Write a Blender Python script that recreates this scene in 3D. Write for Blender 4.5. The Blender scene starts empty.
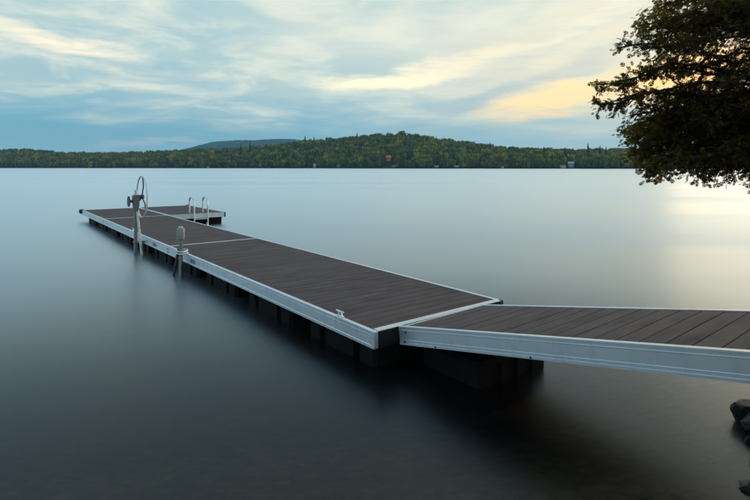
import bpy, math, random
import numpy as np
from mathutils import Vector, Matrix, noise

random.seed(7)
rng = np.random.default_rng(7)
S = bpy.context.scene
COL = S.collection
R = math.radians

# ------------------------------------------------------------------ camera
WATER_TO_EYE = 2.5
cd = bpy.data.cameras.new('camera')
cd.sensor_width = 36.0
cd.lens = 514.4 / 750 * 36.0
cd.shift_y = -(250 - 166.8) / 750
cd.clip_start = 0.05
cd.clip_end = 20000
cam = bpy.data.objects.new('camera', cd)
cam.location = (0, 0, WATER_TO_EYE)
cam.rotation_euler = (R(90), 0, 0)
COL.objects.link(cam)
S.camera = cam

# ------------------------------------------------------------------ sky, sun, exposure
SUN_AZ = R(58.0)      # to the right of the view axis (+Y), clockwise
SUN_EL = R(10.0)

class NG:
    """tiny expression builder for shader node trees"""
    def __init__(s, tree): s.t = tree; s.n = tree.nodes; s.l = tree.links
    def new(s, typ, **kw):
        nd = s.n.new(typ)
        for k, v in kw.items(): setattr(nd, k, v)
        return nd
    def put(s, sock, v):
        if isinstance(v, bpy.types.NodeSocket): s.l.new(v, sock)
        else: sock.default_value = v
    def m(s, op, a, b=None, c=None, clamp=False):
        nd = s.new('ShaderNodeMath', operation=op); nd.use_clamp = clamp
        s.put(nd.inputs[0], a)
        if b is not None: s.put(nd.inputs[1], b)
        if c is not None: s.put(nd.inputs[2], c)
        return nd.outputs[0]
    def add(s, a, b): return s.m('ADD', a, b)
    def sub(s, a, b): return s.m('SUBTRACT', a, b)
    def mul(s, a, b): return s.m('MULTIPLY', a, b)
    def div(s, a, b): return s.m('DIVIDE', a, b)
    def smooth(s, v, lo, hi, out0=0.0, out1=1.0):
        nd = s.new('ShaderNodeMapRange', interpolation_type='SMOOTHSTEP')
        s.put(nd.inputs[0], v); s.put(nd.inputs[1], lo); s.put(nd.inputs[2], hi)
        s.put(nd.inputs[3], out0); s.put(nd.inputs[4], out1)
        return nd.outputs[0]
    def mix(s, f, a, b, blend='MIX'):
        nd = s.new('ShaderNodeMix', data_type='RGBA', blend_type=blend)
        s.put(nd.inputs[0], f)
        s.put(nd.inputs[6], a if isinstance(a, bpy.types.NodeSocket) else (*a, 1))
        s.put(nd.inputs[7], b if isinstance(b, bpy.types.NodeSocket) else (*b, 1))
        return nd.outputs[2]
    def xyz(s, x, y, z):
        nd = s.new('ShaderNodeCombineXYZ')
        for i, v in enumerate((x, y, z)): s.put(nd.inputs[i], v)
        return nd.outputs[0]
    def noise(s, vec, scale, detail=4, rough=0.5, dist=0.0):
        nd = s.new('ShaderNodeTexNoise')
        s.put(nd.inputs['Vector'], vec); s.put(nd.inputs['Scale'], scale)
        s.put(nd.inputs['Detail'], detail); s.put(nd.inputs['Roughness'], rough)
        s.put(nd.inputs['Distortion'], dist)
        return nd.outputs[0]

W = bpy.data.worlds.new('World'); S.world = W; W.use_nodes = True
g = NG(W.node_tree); g.n.clear()
sky = g.new('ShaderNodeTexSky', sky_type='NISHITA')
sky.sun_disc = False; sky.sun_elevation = SUN_EL; sky.sun_rotation = SUN_AZ
sky.air_density = 1.0; sky.dust_density = 0.6; sky.ozone_density = 2.2
tc = g.new('ShaderNodeTexCoord')
sp = g.new('ShaderNodeSeparateXYZ'); g.l.new(tc.outputs['Generated'], sp.inputs[0])
X, Y, Z = sp.outputs
DEG = 180 / math.pi
az = g.mul(g.m('ARCTAN2', X, Y), DEG)                       # degrees right of +Y
el = g.mul(g.m('ARCSINE', Z), DEG)                          # degrees above the horizon
zz = g.add(g.m('MAXIMUM', Z, 0.0), 0.10)
plane = g.xyz(g.div(X, zz), g.div(Y, zz), 0.0)              # cloud ceiling seen in perspective
n_big = g.noise(plane, 0.55, 5, 0.55, 0.6)
n_mid = g.noise(plane, 1.7, 6, 0.6, 0.4)
n_str = g.noise(g.xyz(g.add(g.mul(az, 0.035), g.mul(el, 0.06)), g.mul(el, 0.33), 0.7), 1.0, 6, 0.62, 0.8)
n_w1 = g.sub(g.noise(g.xyz(g.mul(az, 0.09), g.mul(el, 0.35), 3.1), 1.0, 5, 0.6, 0.5), 0.5)
n_w2 = g.sub(g.noise(g.xyz(g.mul(az, 0.09), g.mul(el, 0.35), 9.4), 1.0, 5, 0.6, 0.5), 0.5)
n_fine = g.noise(g.xyz(g.add(g.mul(az, 0.16), g.mul(el, -0.25)), g.mul(el, 1.0), 5.5), 1.0, 7, 0.66, 0.9)
azw = g.add(az, g.mul(n_w1, 7.0)); elw = g.add(el, g.mul(n_w2, 3.4))

def streak(a0, e0, la, le, tilt=0.0, sharp=0.35):
    """a long bank of cloud: centre (deg), half length, half thickness, tilt (deg)"""
    da = g.sub(azw, a0); de = g.sub(elw, e0)
    c, s_ = math.cos(R(tilt)), math.sin(R(tilt))
    p = g.div(g.add(g.mul(da, c), g.mul(de, s_)), la)
    q = g.div(g.sub(g.mul(de, c), g.mul(da, s_)), le)
    r = g.m('SQRT', g.add(g.mul(p, p), g.mul(q, q)))
    return g.smooth(r, 1.25, sharp)

def lin(r, gg, b):
    f = lambda v: ((v / 255 + 0.055) / 1.055) ** 2.4 if v > 10 else v / 255 / 12.92
    return (f(r), f(gg), f(b))

K = 10.0                                                     # background strength is 0.1
def sc(c, k=1.0): return tuple(v * K * k for v in c)
rightness = g.smooth(az, -25.0, 32.0)
air = g.mix(0.72, sky.outputs[0], g.mix(rightness, sc(lin(100, 172, 200)), sc(lin(140, 186, 204))))
low = g.smooth(el, 4.5, 0.0)
air = g.mix(g.mul(low, 0.6), air, g.mix(rightness, sc(lin(150, 194, 212)), sc(lin(180, 200, 206))))
# thin high overcast, open towards the horizon
veil = g.smooth(g.add(g.add(el, g.mul(g.sub(n_big, 0.5), 9.0)), g.add(g.mul(rightness, 1.5), g.mul(g.sub(n_str, 0.5), 7.0))), 3.8, 9.0)
veilc = g.mix(rightness, sc(lin(168, 192, 194)), sc(lin(206, 211, 198)))
veilc = g.mix(g.smooth(n_mid, 0.38, 0.66), veilc, sc(lin(222, 223, 204)))
zen = g.smooth(el, 17.0, 40.0)
veilc = g.mix(g.mul(zen, 0.8), veilc, g.mix(rightness, sc(lin(98, 144, 188)), sc(lin(132, 156, 180))))
skyc = g.mix(g.mul(veil, 0.86), air, veilc)
# darker blue-grey banks
for a0, e0, la, le, tl, f in [(8.5, 6.9, 5.0, 0.8, 1, 0.55), (-21, 9.6, 8, 0.9, -9, 0.35), (2, 4.6, 7, 0.9, 3, 0.30),
                              (17.0, 8.9, 13, 0.85, 18, 0.62), (21, 13.5, 9, 0.9, 24, 0.45)]:
    skyc = g.mix(g.mul(streak(a0, e0, la, le, tl), f), skyc, sc(lin(126, 172, 192)))
# banks lit by the low sun
for a0, e0, la, le, tl, f, col, k in [
        (-31.5, 12.0, 8.0, 0.95, -9, 0.80, (252, 238, 208), 1.0),
        (1.5, 9.5, 8.5, 0.90, 4, 0.97, (255, 240, 200), 1.12),
        (9.5, 11.2, 9.0, 0.9, 8, 0.62, (252, 238, 204), 1.0),
        (26, 12, 22, 8.0, 8, 0.50, (244, 226, 188), 1.0),
        (21.5, 7.6, 11.0, 2.0, 13, 0.97, (255, 222, 158), 1.08),
        (32.0, 8.8, 7.0, 2.6, 10, 0.9, (255, 196, 112), 1.4),
        (23, 14.6, 9.5, 0.9, 24, 0.62, (240, 232, 208), 1.0),
        (3, 14.5, 17, 3.0, 5, 0.55, (222, 221, 204), 1.0),
        (-24, 2.3, 7, 0.35, 0, 0.30, (226, 214, 205), 1.0)]:
    patch = g.mul(g.mul(streak(a0, e0, la, le, tl), g.smooth(n_str, 0.25, 0.60, 0.66, 1.0)), g.smooth(n_fine, 0.34, 0.58, 0.55, 1.0))
    skyc = g.mix(g.mul(patch, f), skyc, sc(lin(*col), k))
# glow of the veiled sun
sd = (math.sin(SUN_AZ) * math.cos(SUN_EL), math.cos(SUN_AZ) * math.cos(SUN_EL), math.sin(SUN_EL))
dot = g.new('ShaderNodeVectorMath', operation='DOT_PRODUCT')
g.l.new(tc.outputs['Generated'], dot.inputs[0]); dot.inputs[1].default_value = sd
ang = g.mul(g.m('ARCCOSINE', dot.outputs['Value']), DEG)
skyc = g.mix(g.mul(g.smooth(ang, 26.0, 4.0), 0.7), skyc, sc(lin(255, 208, 134), 1.05))
bg = g.new('ShaderNodeBackground'); g.l.new(skyc, bg.inputs[0]); bg.inputs[1].default_value = 0.1
ow = g.new('ShaderNodeOutputWorld'); g.l.new(bg.outputs[0], ow.inputs[0])

sl = bpy.data.lights.new('sun', 'SUN')
sl.energy = 0.6; sl.angle = R(56); sl.color = (1.0, 0.74, 0.46)
so = bpy.data.objects.new('sun', sl)
so.rotation_euler = Vector(sd).to_track_quat('Z', 'Y').to_euler()
so.location = (40, 60, 20)
COL.objects.link(so)

S.view_settings.view_transform = 'Standard'
S.view_settings.look = 'None'
S.view_settings.exposure = 0.42
S.view_settings.gamma = 1.0
S.view_settings.use_curve_mapping = False
S.render.engine = 'CYCLES'
S.cycles.use_denoising = True
S.cycles.max_bounces = 8
S.cycles.transparent_max_bounces = 24
S.cycles.volume_bounces = 0
S.cycles.sample_clamp_indirect = 6.0

# ------------------------------------------------------------------ helpers
MATS = {}
def mat(name):
    m = bpy.data.materials.new(name); m.use_nodes = True
    MATS[name] = m
    gg = NG(m.node_tree)
    b = m.node_tree.nodes['Principled BSDF']
    return m, gg, b

def mesh_obj(name, V, F, material=None, parent=None, smooth=False):
    me = bpy.data.meshes.new(name)
    me.from_pydata([tuple(v) for v in V], [], [tuple(f) for f in F])
    me.validate(); me.update()
    if smooth:
        me.polygons.foreach_set('use_smooth', [True] * len(me.polygons))
    if material: me.materials.append(MATS[material])
    o = bpy.data.objects.new(name, me)
    COL.objects.link(o)
    if parent: o.parent = parent
    return o

def empty(name, loc=(0, 0, 0), rot=(0, 0, 0)):
    o = bpy.data.objects.new(name, None)
    o.empty_display_size = 0.2
    o.location = loc; o.rotation_euler = rot
    COL.objects.link(o)
    return o

def tag(o, label=None, cat=None, group=None, kind=None):
    if label: o['label'] = label
    if cat: o['category'] = cat
    if group: o['group'] = group
    if kind: o['kind'] = kind
    return o

def link_copy(src, parent, loc=None):
    c = src.copy(); COL.objects.link(c); c.parent = parent
    if loc is not None: c.location = loc
    return c

class MB:
    """collects boxes, tubes, prisms into one mesh"""
    def __init__(s): s.V = []; s.F = []
    def raw(s, V, F):
        o = len(s.V); s.V += [tuple(v) for v in V]; s.F += [tuple(i + o for i in f) for f in F]; return s
    def box(s, x0, x1, y0, y1, z0, z1, ch=0.0):
        if ch <= 0:
            V = [(x, y, z) for z in (z0, z1) for y in (y0, y1) for x in (x0, x1)]
            F = [(0, 2, 3, 1), (4, 5, 7, 6), (0, 1, 5, 4), (2, 6, 7, 3), (0, 4, 6, 2), (1, 3, 7, 5)]
            return s.raw(V, F)
        rings = []
        for z, c in ((z0, ch), (z0 + ch, 0), (z1 - ch, 0), (z1, ch)):
            k = ch
            rings.append([(x0 + c, y0 + k if c else y0 + k, z), (x0 + k, y0 + c, z), (x1 - k, y0 + c, z), (x1 - c, y0 + k, z),
                          (x1 - c, y1 - k, z), (x1 - k, y1 - c, z), (x0 + k, y1 - c, z), (x0 + c, y1 - k, z)])
        V = [v for r in rings for v in r]
        F = [tuple(range(7, -1, -1)), tuple(range(24, 32))]
        for i in range(3):
            for j in range(8):
                a = i * 8 + j; b = i * 8 + (j + 1) % 8
                F.append((a, b, b + 8, a + 8))
        return s.raw(V, F)
    def prism(s, prof, axis, a0, a1):
        """prof: closed list of 2D points; axis 'x','y','z' = extrusion axis"""
        n = len(prof)
        def p3(p, a):
            return {'x': (a, p[0], p[1]), 'y': (p[0], a, p[1]), 'z': (p[0], p[1], a)}[axis]
        V = [p3(p, a0) for p in prof] + [p3(p, a1) for p in prof]
        F = [(i, (i + 1) % n, (i + 1) % n + n, i + n) for i in range(n)]
        F += [tuple(range(n - 1, -1, -1)), tuple(range(n, 2 * n))]
        return s.raw(V, F)
    def tube(s, pts, r, n=10, closed=False, cap=True):
        pts = [Vector(p) for p in pts]; N = len(pts)
        rr = r if isinstance(r, (list, tuple)) else [r] * N
        V = []; prev = None
        for i, p in enumerate(pts):
            if closed: t = pts[(i + 1) % N] - pts[i - 1]
            else: t = pts[min(i + 1, N - 1)] - pts[max(i - 1, 0)]
            t.normalize()
            if prev is None:
                u = t.cross(Vector((0, 0, 1)))
                if u.length < 0.1: u = t.cross(Vector((1, 0, 0)))
            else:
                u = prev - t * prev.dot(t)
            u.normalize(); prev = u; v = t.cross(u)
            for k in range(n):
                a = 2 * math.pi * k / n
                V.append(p + (u * math.cos(a) + v * math.sin(a)) * rr[i])
        F = []
        for i in range(N if closed else N - 1):
            for k in range(n):
                a = i * n + k; b = i * n + (k + 1) % n
                c2 = ((i + 1) % N) * n + (k + 1) % n; d2 = ((i + 1) % N) * n + k
                F.append((a, b, c2, d2))
        if cap and not closed:
            F.append(tuple(range(n - 1, -1, -1))); F.append(tuple(range((N - 1) * n, N * n)))
        return s.raw(V, F)
    def build(s, name, material, parent=None, smooth=False):
        o = mesh_obj(name, s.V, s.F, material, parent, smooth)
        if smooth:
            try: o.data.set_sharp_from_angle(angle=R(38))
            except Exception: pass
        return o

# ------------------------------------------------------------------ materials
def objcoord(gg): return gg.new('ShaderNodeTexCoord').outputs['Object']
def mapping(gg, vec, scale=(1, 1, 1), loc=(0, 0, 0)):
    nd = gg.new('ShaderNodeMapping'); gg.l.new(vec, nd.inputs[0])
    nd.inputs['Scale'].default_value = scale; nd.inputs['Location'].default_value = loc
    return nd.outputs[0]
def bump(gg, h, strength=0.3, dist=0.01):
    nd = gg.new('ShaderNodeBump'); nd.inputs['Strength'].default_value = strength
    nd.inputs['Distance'].default_value = dist; gg.l.new(h, nd.inputs['Height'])
    return nd.outputs[0]

# composite deck board
m, gg, b = mat('deck_board')
oi = gg.new('ShaderNodeObjectInfo')
oc = objcoord(gg)
sh = gg.new('ShaderNodeVectorMath', operation='ADD'); gg.l.new(oc, sh.inputs[0])
gg.l.new(gg.xyz(gg.mul(oi.outputs['Random'], 37.0), gg.mul(oi.outputs['Random'], 11.0), 0.0), sh.inputs[1])
grain = gg.noise(mapping(gg, sh.outputs[0], (2.5, 90, 90)), 1.0, 4, 0.6)
blot = gg.noise(mapping(gg, sh.outputs[0], (1.3, 5, 5)), 1.0, 3, 0.55)
c0 = gg.mix(oi.outputs['Random'], (0.082, 0.049, 0.042), (0.108, 0.068, 0.058))
c1 = gg.mix(gg.smooth(grain, 0.35, 0.7), c0, (0.120, 0.086, 0.082))
c1 = gg.mix(gg.mul(gg.smooth(blot, 0.5, 0.8), 0.5), c1, (0.05, 0.041, 0.039))
geo = gg.new('ShaderNodeNewGeometry')
wear = gg.noise(mapping(gg, geo.outputs['Position'], (0.8, 0.8, 0.8)), 1.0, 5, 0.6)
c1 = gg.mix(gg.mul(gg.smooth(wear, 0.52, 0.72), 0.35), c1, (0.125, 0.098, 0.088))
dust = gg.noise(mapping(gg, geo.outputs['Position'], (9, 9, 9)), 1.0, 4, 0.7)
c1 = gg.mix(gg.mul(gg.smooth(dust, 0.66, 0.78), 0.30), c1, (0.17, 0.15, 0.13))
gg.l.new(c1, b.inputs['Base Color'])
gg.l.new(gg.smooth(blot, 0.3, 0.75, 0.62, 0.78), b.inputs['Roughness'])
b.inputs['Specular IOR Level'].default_value = 0.22
gg.l.new(bump(gg, grain, 0.35, 0.002), b.inputs['Normal'])

# aluminium
def alu(name, base, rough, metal=1.0):
    m, gg, b = mat(name)
    oc = objcoord(gg)
    n1 = gg.noise(mapping(gg, oc, (3, 3, 40)), 1.0, 4, 0.6)
    n2 = gg.noise(mapping(gg, oc, (6, 6, 3)), 1.0, 5, 0.65)
    drip = gg.noise(mapping(gg, oc, (14, 14, 0.9)), 1.0, 4, 0.7)          # run marks down the face
    spot = gg.noise(mapping(gg, oc, (0.6, 0.6, 2.0)), 1.0, 3, 0.5)        # broad dull areas
    scr = gg.noise(mapping(gg, oc, (1.5, 1.5, 160)), 1.0, 3, 0.7)         # long fine scratches
    c = gg.mix(gg.mul(gg.smooth(n2, 0.45, 0.8), 0.45), base, tuple(v * 0.62 for v in base))
    c = gg.mix(gg.mul(gg.smooth(drip, 0.56, 0.74), 0.42), c, tuple(v * f for v, f in zip(base, (0.50, 0.47, 0.42))))
    c = gg.mix(gg.mul(gg.smooth(spot, 0.45, 0.7), 0.22), c, tuple(v * 0.7 for v in base))
    c = gg.mix(gg.mul(gg.smooth(scr, 0.66, 0.76), 0.25), c, tuple(min(1, v * 1.2) for v in base))
    gg.l.new(c, b.inputs['Base Color'])
    b.inputs['Metallic'].default_value = metal
    gg.l.new(gg.add(gg.add(gg.mul(n1, 0.12), gg.mul(spot, 0.16)), gg.add(gg.mul(drip, 0.16), rough - 0.22)), b.inputs['Roughness'])
    gg.l.new(bump(gg, gg.add(n1, gg.mul(n2, 0.6)), 0.10, 0.003), b.inputs['Normal'])
alu('aluminium', (0.72, 0.77, 0.82), 0.40, 0.68)
alu('galvanised', (0.28, 0.30, 0.30), 0.48, 0.9)
alu('bright_steel', (0.82, 0.83, 0.84), 0.28, 0.75)
alu('winch_grey', (0.17, 0.19, 0.18), 0.5, 0.5)
alu('dark_steel', (0.09, 0.095, 0.10), 0.5, 0.7)

def plain(name, col, rough, spread=0.35, scale=6.0, spec=0.5, bmp=0.0):
    m, gg, b = mat(name)
    oc = objcoord(gg)
    n = gg.noise(oc, scale, 5, 0.6)
    c = gg.mix(gg.smooth(n, 0.3, 0.75), tuple(v * (1 - spread) for v in col), tuple(min(1, v * (1 + spread)) for v in col))
    gg.l.new(c, b.inputs['Base Color'])
    b.inputs['Roughness'].default_value = rough
    b.inputs['Specular IOR Level'].default_value = spec
    if bmp: gg.l.new(bump(gg, n, bmp, 0.02), b.inputs['Normal'])
    return m
plain('black_plastic', (0.005, 0.0055, 0.006), 0.65, 0.3, 5.0, 0.14)
plain('black_panel', (0.012, 0.013, 0.014), 0.5, 0.3, 5.0, 0.3)
plain('pale_paint', (0.80, 0.82, 0.83), 0.35, 0.08)
plain('rubber', (0.014, 0.014, 0.015), 0.6)
plain('label_blue', (0.16, 0.19, 0.34), 0.45, 0.25, 30)
plain('yellowed_pipe', (0.80, 0.77, 0.66), 0.45, 0.35, 8)
plain('white_rope', (0.55, 0.55, 0.52), 0.8)
plain('trunk_bark', (0.07, 0.055, 0.045), 0.9, 0.5, 14, 0.2, 0.6)
plain('red_wall', (0.90, 0.17, 0.09), 0.7, 0.15)
plain('red_roof', (0.90, 0.22, 0.12), 0.7, 0.15)
plain('white_wall', (0.62, 0.62, 0.60), 0.7, 0.1)
plain('blue_wall', (0.30, 0.38, 0.52), 0.7, 0.1)
plain('teal_wall', (0.06, 0.26, 0.24), 0.7, 0.1)
plain('grey_wall', (0.22, 0.22, 0.22), 0.8, 0.2)
plain('brown_wall', (0.16, 0.10, 0.07), 0.8, 0.2)
plain('pale_roof', (0.42, 0.42, 0.42), 0.6, 0.1)
plain('grey_roof', (0.13, 0.13, 0.14), 0.7, 0.2)
plain('window_glass', (0.03, 0.04, 0.05), 0.1, 0.1)
plain('wet_wood', (0.17, 0.13, 0.09), 0.5, 0.4, 12, 0.4, 0.4)

# boulders
m, gg, b = mat('boulder')
oc = objcoord(gg)
n = gg.noise(oc, 7.0, 8, 0.7); n2 = gg.noise(oc, 26.0, 5, 0.65)
c = gg.mix(gg.smooth(n, 0.35, 0.7), (0.014, 0.0135, 0.013), (0.055, 0.052, 0.050))
c = gg.mix(gg.mul(gg.smooth(n2, 0.55, 0.75), 0.7), c, (0.13, 0.12, 0.11))
gg.l.new(c, b.inputs['Base Color']); b.inputs['Roughness'].default_value = 0.45
gg.l.new(bump(gg, gg.add(n, gg.mul(n2, 0.5)), 1.0, 0.10), b.inputs['Normal'])

# lake bed and bank
m, gg, b = mat('ground')
geo = gg.new('ShaderNodeNewGeometry')
pos = geo.outputs['Position']
n = gg.noise(pos, 0.7, 6, 0.6); n2 = gg.noise(pos, 7.0, 6, 0.65)
vor = gg.new('ShaderNodeTexVoronoi'); gg.l.new(pos, vor.inputs['Vector']); vor.inputs['Scale'].default_value = 5.0
peb = gg.smooth(vor.outputs['Distance'], 0.25, 0.6)
c = gg.mix(gg.smooth(n, 0.35, 0.7), (0.17, 0.125, 0.060), (0.28, 0.20, 0.10))
c = gg.mix(gg.mul(gg.smooth(n2, 0.45, 0.8), 0.6), c, (0.05, 0.038, 0.025))
c = gg.mix(gg.mul(peb, 0.35), c, (0.06, 0.05, 0.035))
pz = gg.new('ShaderNodeSeparateXYZ'); gg.l.new(pos, pz.inputs[0])
c = gg.mix(gg.smooth(gg.add(pz.outputs[2], gg.mul(n2, 0.4)), 0.35, 0.9), c, (0.035, 0.042, 0.018))
gg.l.new(c, b.inputs['Base Color']); b.inputs['Roughness'].default_value = 0.95
b.inputs['Specular IOR Level'].default_value = 0.1
gg.l.new(bump(gg, gg.add(gg.mul(peb, -0.6), n2), 0.7, 0.06), b.inputs['Normal'])

# far terrain below the trees
plain('forest_floor', (0.022, 0.028, 0.014), 0.95, 0.4, 0.05, 0.1)

def foliage(name, transl, tr_col):
    m, gg, b = mat(name)
    at = gg.new('ShaderNodeAttribute'); at.attribute_name = 'tint'
    gg.l.new(at.outputs['Color'], b.inputs['Base Color'])
    b.inputs['Roughness'].default_value = 0.7
    b.inputs['Specular IOR Level'].default_value = 0.15
    tr = gg.new('ShaderNodeBsdfTranslucent')
    gg.l.new(gg.mix(1.0, at.outputs['Color'], tr_col, 'MULTIPLY'), tr.inputs['Color'])
    mx = gg.new('ShaderNodeMixShader'); mx.inputs[0].default_value = transl
    gg.l.new(b.outputs[0], mx.inputs[1]); gg.l.new(tr.outputs[0], mx.inputs[2])
    gg.l.new(mx.outputs[0], m.node_tree.nodes['Material Output'].inputs['Surface'])
foliage('far_foliage', 0.3, (1.6, 1.5, 0.8))
foliage('cedar_foliage', 0.5, (12.0, 6.6, 0.9))

# water: Fresnel mix of a smoothed reflection and clear brown water below it
m, gg, b = mat('lake_water'); gg.n.remove(b)
geo = gg.new('ShaderNodeNewGeometry'); pos = geo.outputs['Position']
band = gg.noise(mapping(gg, pos, (0.012, 0.07, 1)), 1.0, 4, 0.55, 0.3)
fine = gg.noise(mapping(gg, pos, (0.05, 0.35, 1)), 1.0, 3, 0.5)
fr = gg.new('ShaderNodeFresnel'); fr.inputs['IOR'].default_value = 1.333
gl = gg.new('ShaderNodeBsdfGlossy', distribution='MULTI_GGX')
gl.inputs['Color'].default_value = (0.86, 0.95, 1.0, 1)
gg.l.new(gg.add(gg.smooth(band, 0.3, 0.7, 0.24, 0.39), gg.mul(fine, 0.03)), gl.inputs['Roughness'])
tr = gg.new('ShaderNodeBsdfTransparent'); tr.inputs['Color'].default_value = (0.95, 0.96, 0.95, 1)
mx = gg.new('ShaderNodeMixShader')
f0 = fr.outputs[0]
refl = gg.m('ADD', f0, gg.mul(gg.mul(gg.mul(f0, gg.sub(1.0, f0)), 0.95), gg.smooth(f0, 0.07, 0.34)), clamp=True)
gg.l.new(refl, mx.inputs[0]); gg.l.new(tr.outputs[0], mx.inputs[1]); gg.l.new(gl.outputs[0], mx.inputs[2])
out = m.node_tree.nodes['Material Output']
gg.l.new(mx.outputs[0], out.inputs['Surface'])
va = gg.new('ShaderNodeVolumeAbsorption'); va.inputs['Color'].default_value = (0.62, 0.50, 0.30, 1)
va.inputs['Density'].default_value = 1.5
gg.l.new(va.outputs[0], out.inputs['Volume'])

# ------------------------------------------------------------------ ground: bank and lake bed in one sheet
SHX = [-4000, -60, -30, -5, 0, 2.2, 2.95, 3.45, 4.7, 8, 20, 60, 4000]
SHY = [-300, -8, -1.0, 2.3, 2.8, 3.2, 3.9, 4.7, 6.1, 9.5, 17, 34, 300]
def shore_y(x): return np.interp(x, SHX, SHY)
def bank(x, y):
    x = np.asarray(x, float); y = np.asarray(y, float)
    d = (shore_y(x) - y) * 0.75                       # + on land
    land = np.where(d < 4, 0.33 * d, 1.32 + 0.05 * (d - 4)) * (1 + 0.35 * np.clip((x - 1) / 3, 0, 1))
    land = np.minimum(land, 9 + 0.0 * d)
    bed = np.maximum(0.30 * d - 0.02 * 0, -5.0)
    return np.where(d > 0, land, bed)
def bank1(x, y): return float(bank(x, y))
t = np.linspace(-1, 1, 150)
gx = np.sinh(t * 7.2) / np.sinh(7.2) * 3000 + 2.0
gy = np.sinh(t * 7.2) / np.sinh(7.2) * 3000 + 3.0
GX, GY = np.meshgrid(gx, gy)
GZ = bank(GX, GY)
lump = np.array([noise.fractal(Vector((a * 0.9, b_ * 0.9, 0)), 1.0, 2.0, 4) for a, b_ in zip(GX.ravel(), GY.ravel())]).reshape(GX.shape)
GZ = GZ + lump * 0.07 * np.exp(-((GX / 60) ** 2 + (GY / 60) ** 2))
n = len(t)
V = np.stack([GX.ravel(), GY.ravel(), GZ.ravel()], 1)
F = [(j * n + i, j * n + i + 1, (j + 1) * n + i + 1, (j + 1) * n + i) for j in range(n - 1) for i in range(n - 1)]
tag(mesh_obj('ground', V, F, 'ground', smooth=True), kind='structure')

# ------------------------------------------------------------------ far shore: hills, distant ridge
KX = lambda px: (np.asarray(px, float) - 375) / 514.4
sky_px = [-200, 0, 30, 60, 100, 140, 180, 200, 240, 260, 280, 300, 340, 360, 380, 400, 420, 440, 460, 480, 520, 560, 600, 650, 800, 1000]
sky_py = [147, 150, 150, 153.5, 154, 153, 151, 150, 149, 147, 145, 142, 139, 137, 135.5, 134.5, 136.5, 139.5, 142.5, 145, 149.5, 151, 151, 151, 150, 149]
RK = KX(sky_px); RUP = (166.8 - np.array(sky_py)) / 514.4          # skyline as slope above eye level
SHK = KX([-200, 0, 200, 400, 600, 800, 1000]); SHD = np.array([1080, 1040, 930, 800, 680, 600, 560.])
def shore_d(k): return np.interp(k, SHK, SHD) + 9 * np.sin(k * 41) + 6 * np.sin(k * 97 + 1)
TREE_H = 12.5
def hill_z(k, y):
    sd_ = shore_d(k); wdt = 240.0
    s = (y - sd_) / wdt
    top = WATER_TO_EYE + np.interp(k, RK, RUP) * (sd_ + wdt) - TREE_H
    top = np.maximum(top, 3.0)
    up = np.clip(s, 0, 1)
    rise = 0.6 * up + 0.4 * (up * up * (3 - 2 * up))
    back = 1 - 0.55 * np.clip(s - 1, 0, 1.2)
    z = 0.6 + (top - 0.6) * rise * back
    return np.where(s < 0, np.maximum(s * 18, -5) + 0.6, z)
kk = np.linspace(KX(-200), KX(1000), 220); ss = np.concatenate([np.linspace(-60, 0, 5), np.linspace(6, 520, 34)])
V = []; F = []
for s_ in ss:
    y = shore_d(kk) + s_
    V += list(zip(kk * y, y, hill_z(kk, y)))
nk = len(kk)
F = [(j * nk + i, j * nk + i + 1, (j + 1) * nk + i + 1, (j + 1) * nk + i) for j in range(len(ss) - 1) for i in range(nk - 1)]
tag(mesh_obj('hill_terrain', V, F, 'forest_floor', smooth=True), kind='structure')

# distant ridge, its wooded surface as lumpy relief
m, gg, b = mat('distant_woods')
geo = gg.new('ShaderNodeNewGeometry')
n1 = gg.noise(geo.outputs['Position'], 0.02, 5, 0.65)
gg.l.new(gg.mix(gg.smooth(n1, 0.35, 0.7), (0.012, 0.022, 0.016), (0.030, 0.045, 0.026)), b.inputs['Base Color'])
b.inputs['Roughness'].default_value = 0.95; b.inputs['Specular IOR Level'].default_value = 0.1
ppx = [60, 150, 182, 200, 215, 240, 255, 270, 283, 295, 320, 360, 420]
ppy = [160, 155, 150.5, 145.5, 141.8, 140.2, 140.4, 139.2, 138.9, 139.2, 144, 152, 160]
DY0 = 4000
kk = np.linspace(KX(60), KX(420), 240); ss = np.linspace(-700, 400, 40)
V = []
for s_ in ss:
    y = DY0 + s_
    top = WATER_TO_EYE + np.interp(kk, KX(ppx), (166.8 - np.array(ppy)) / 514.4) * DY0
    u = np.clip(1 - abs(s_) / 700, 0, 1); u = u * u * (3 - 2 * u)
    z = top * u + np.array([noise.fractal(Vector((k_ * 420, s_ * 0.1, 3)), 0.8, 2, 4) for k_ in kk]) * 4.5
    V += list(zip(kk * DY0, np.full_like(kk, y), z))
nk = len(kk)
F = [(j * nk + i, j * nk + i + 1, (j + 1) * nk + i + 1, (j + 1) * nk + i) for j in range(len(ss) - 1) for i in range(nk - 1)]
tag(mesh_obj('distant_hill', V, F, 'distant_woods'), kind='structure')

# ------------------------------------------------------------------ water (closed body) and air
mb = MB().box(-2600, 2600, -60, 1500, -8, 0)
tag(mb.build('lake_water', 'lake_water'), kind='structure')

# ------------------------------------------------------------------ forest crowns
def quad_cloud(points, normals, size, jitter):
    """one small irregular quad per point"""
    n = len(points)
    a = rng.normal(size=(n, 3)); nr = normals + rng.normal(size=(n, 3)) * jitter
    nr /= np.linalg.norm(nr, axis=1, keepdims=True)
    u = np.cross(nr, a); u /= np.linalg.norm(u, axis=1, keepdims=True); v = np.cross(nr, u)
    s = size * rng.uniform(0.6, 1.35, size=(n, 1))
    q = np.stack([points - u * s, points - v * s * 0.8, points + u * s * 0.9, points + v * s], 1)
    return q                                                # n,4,3

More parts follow.
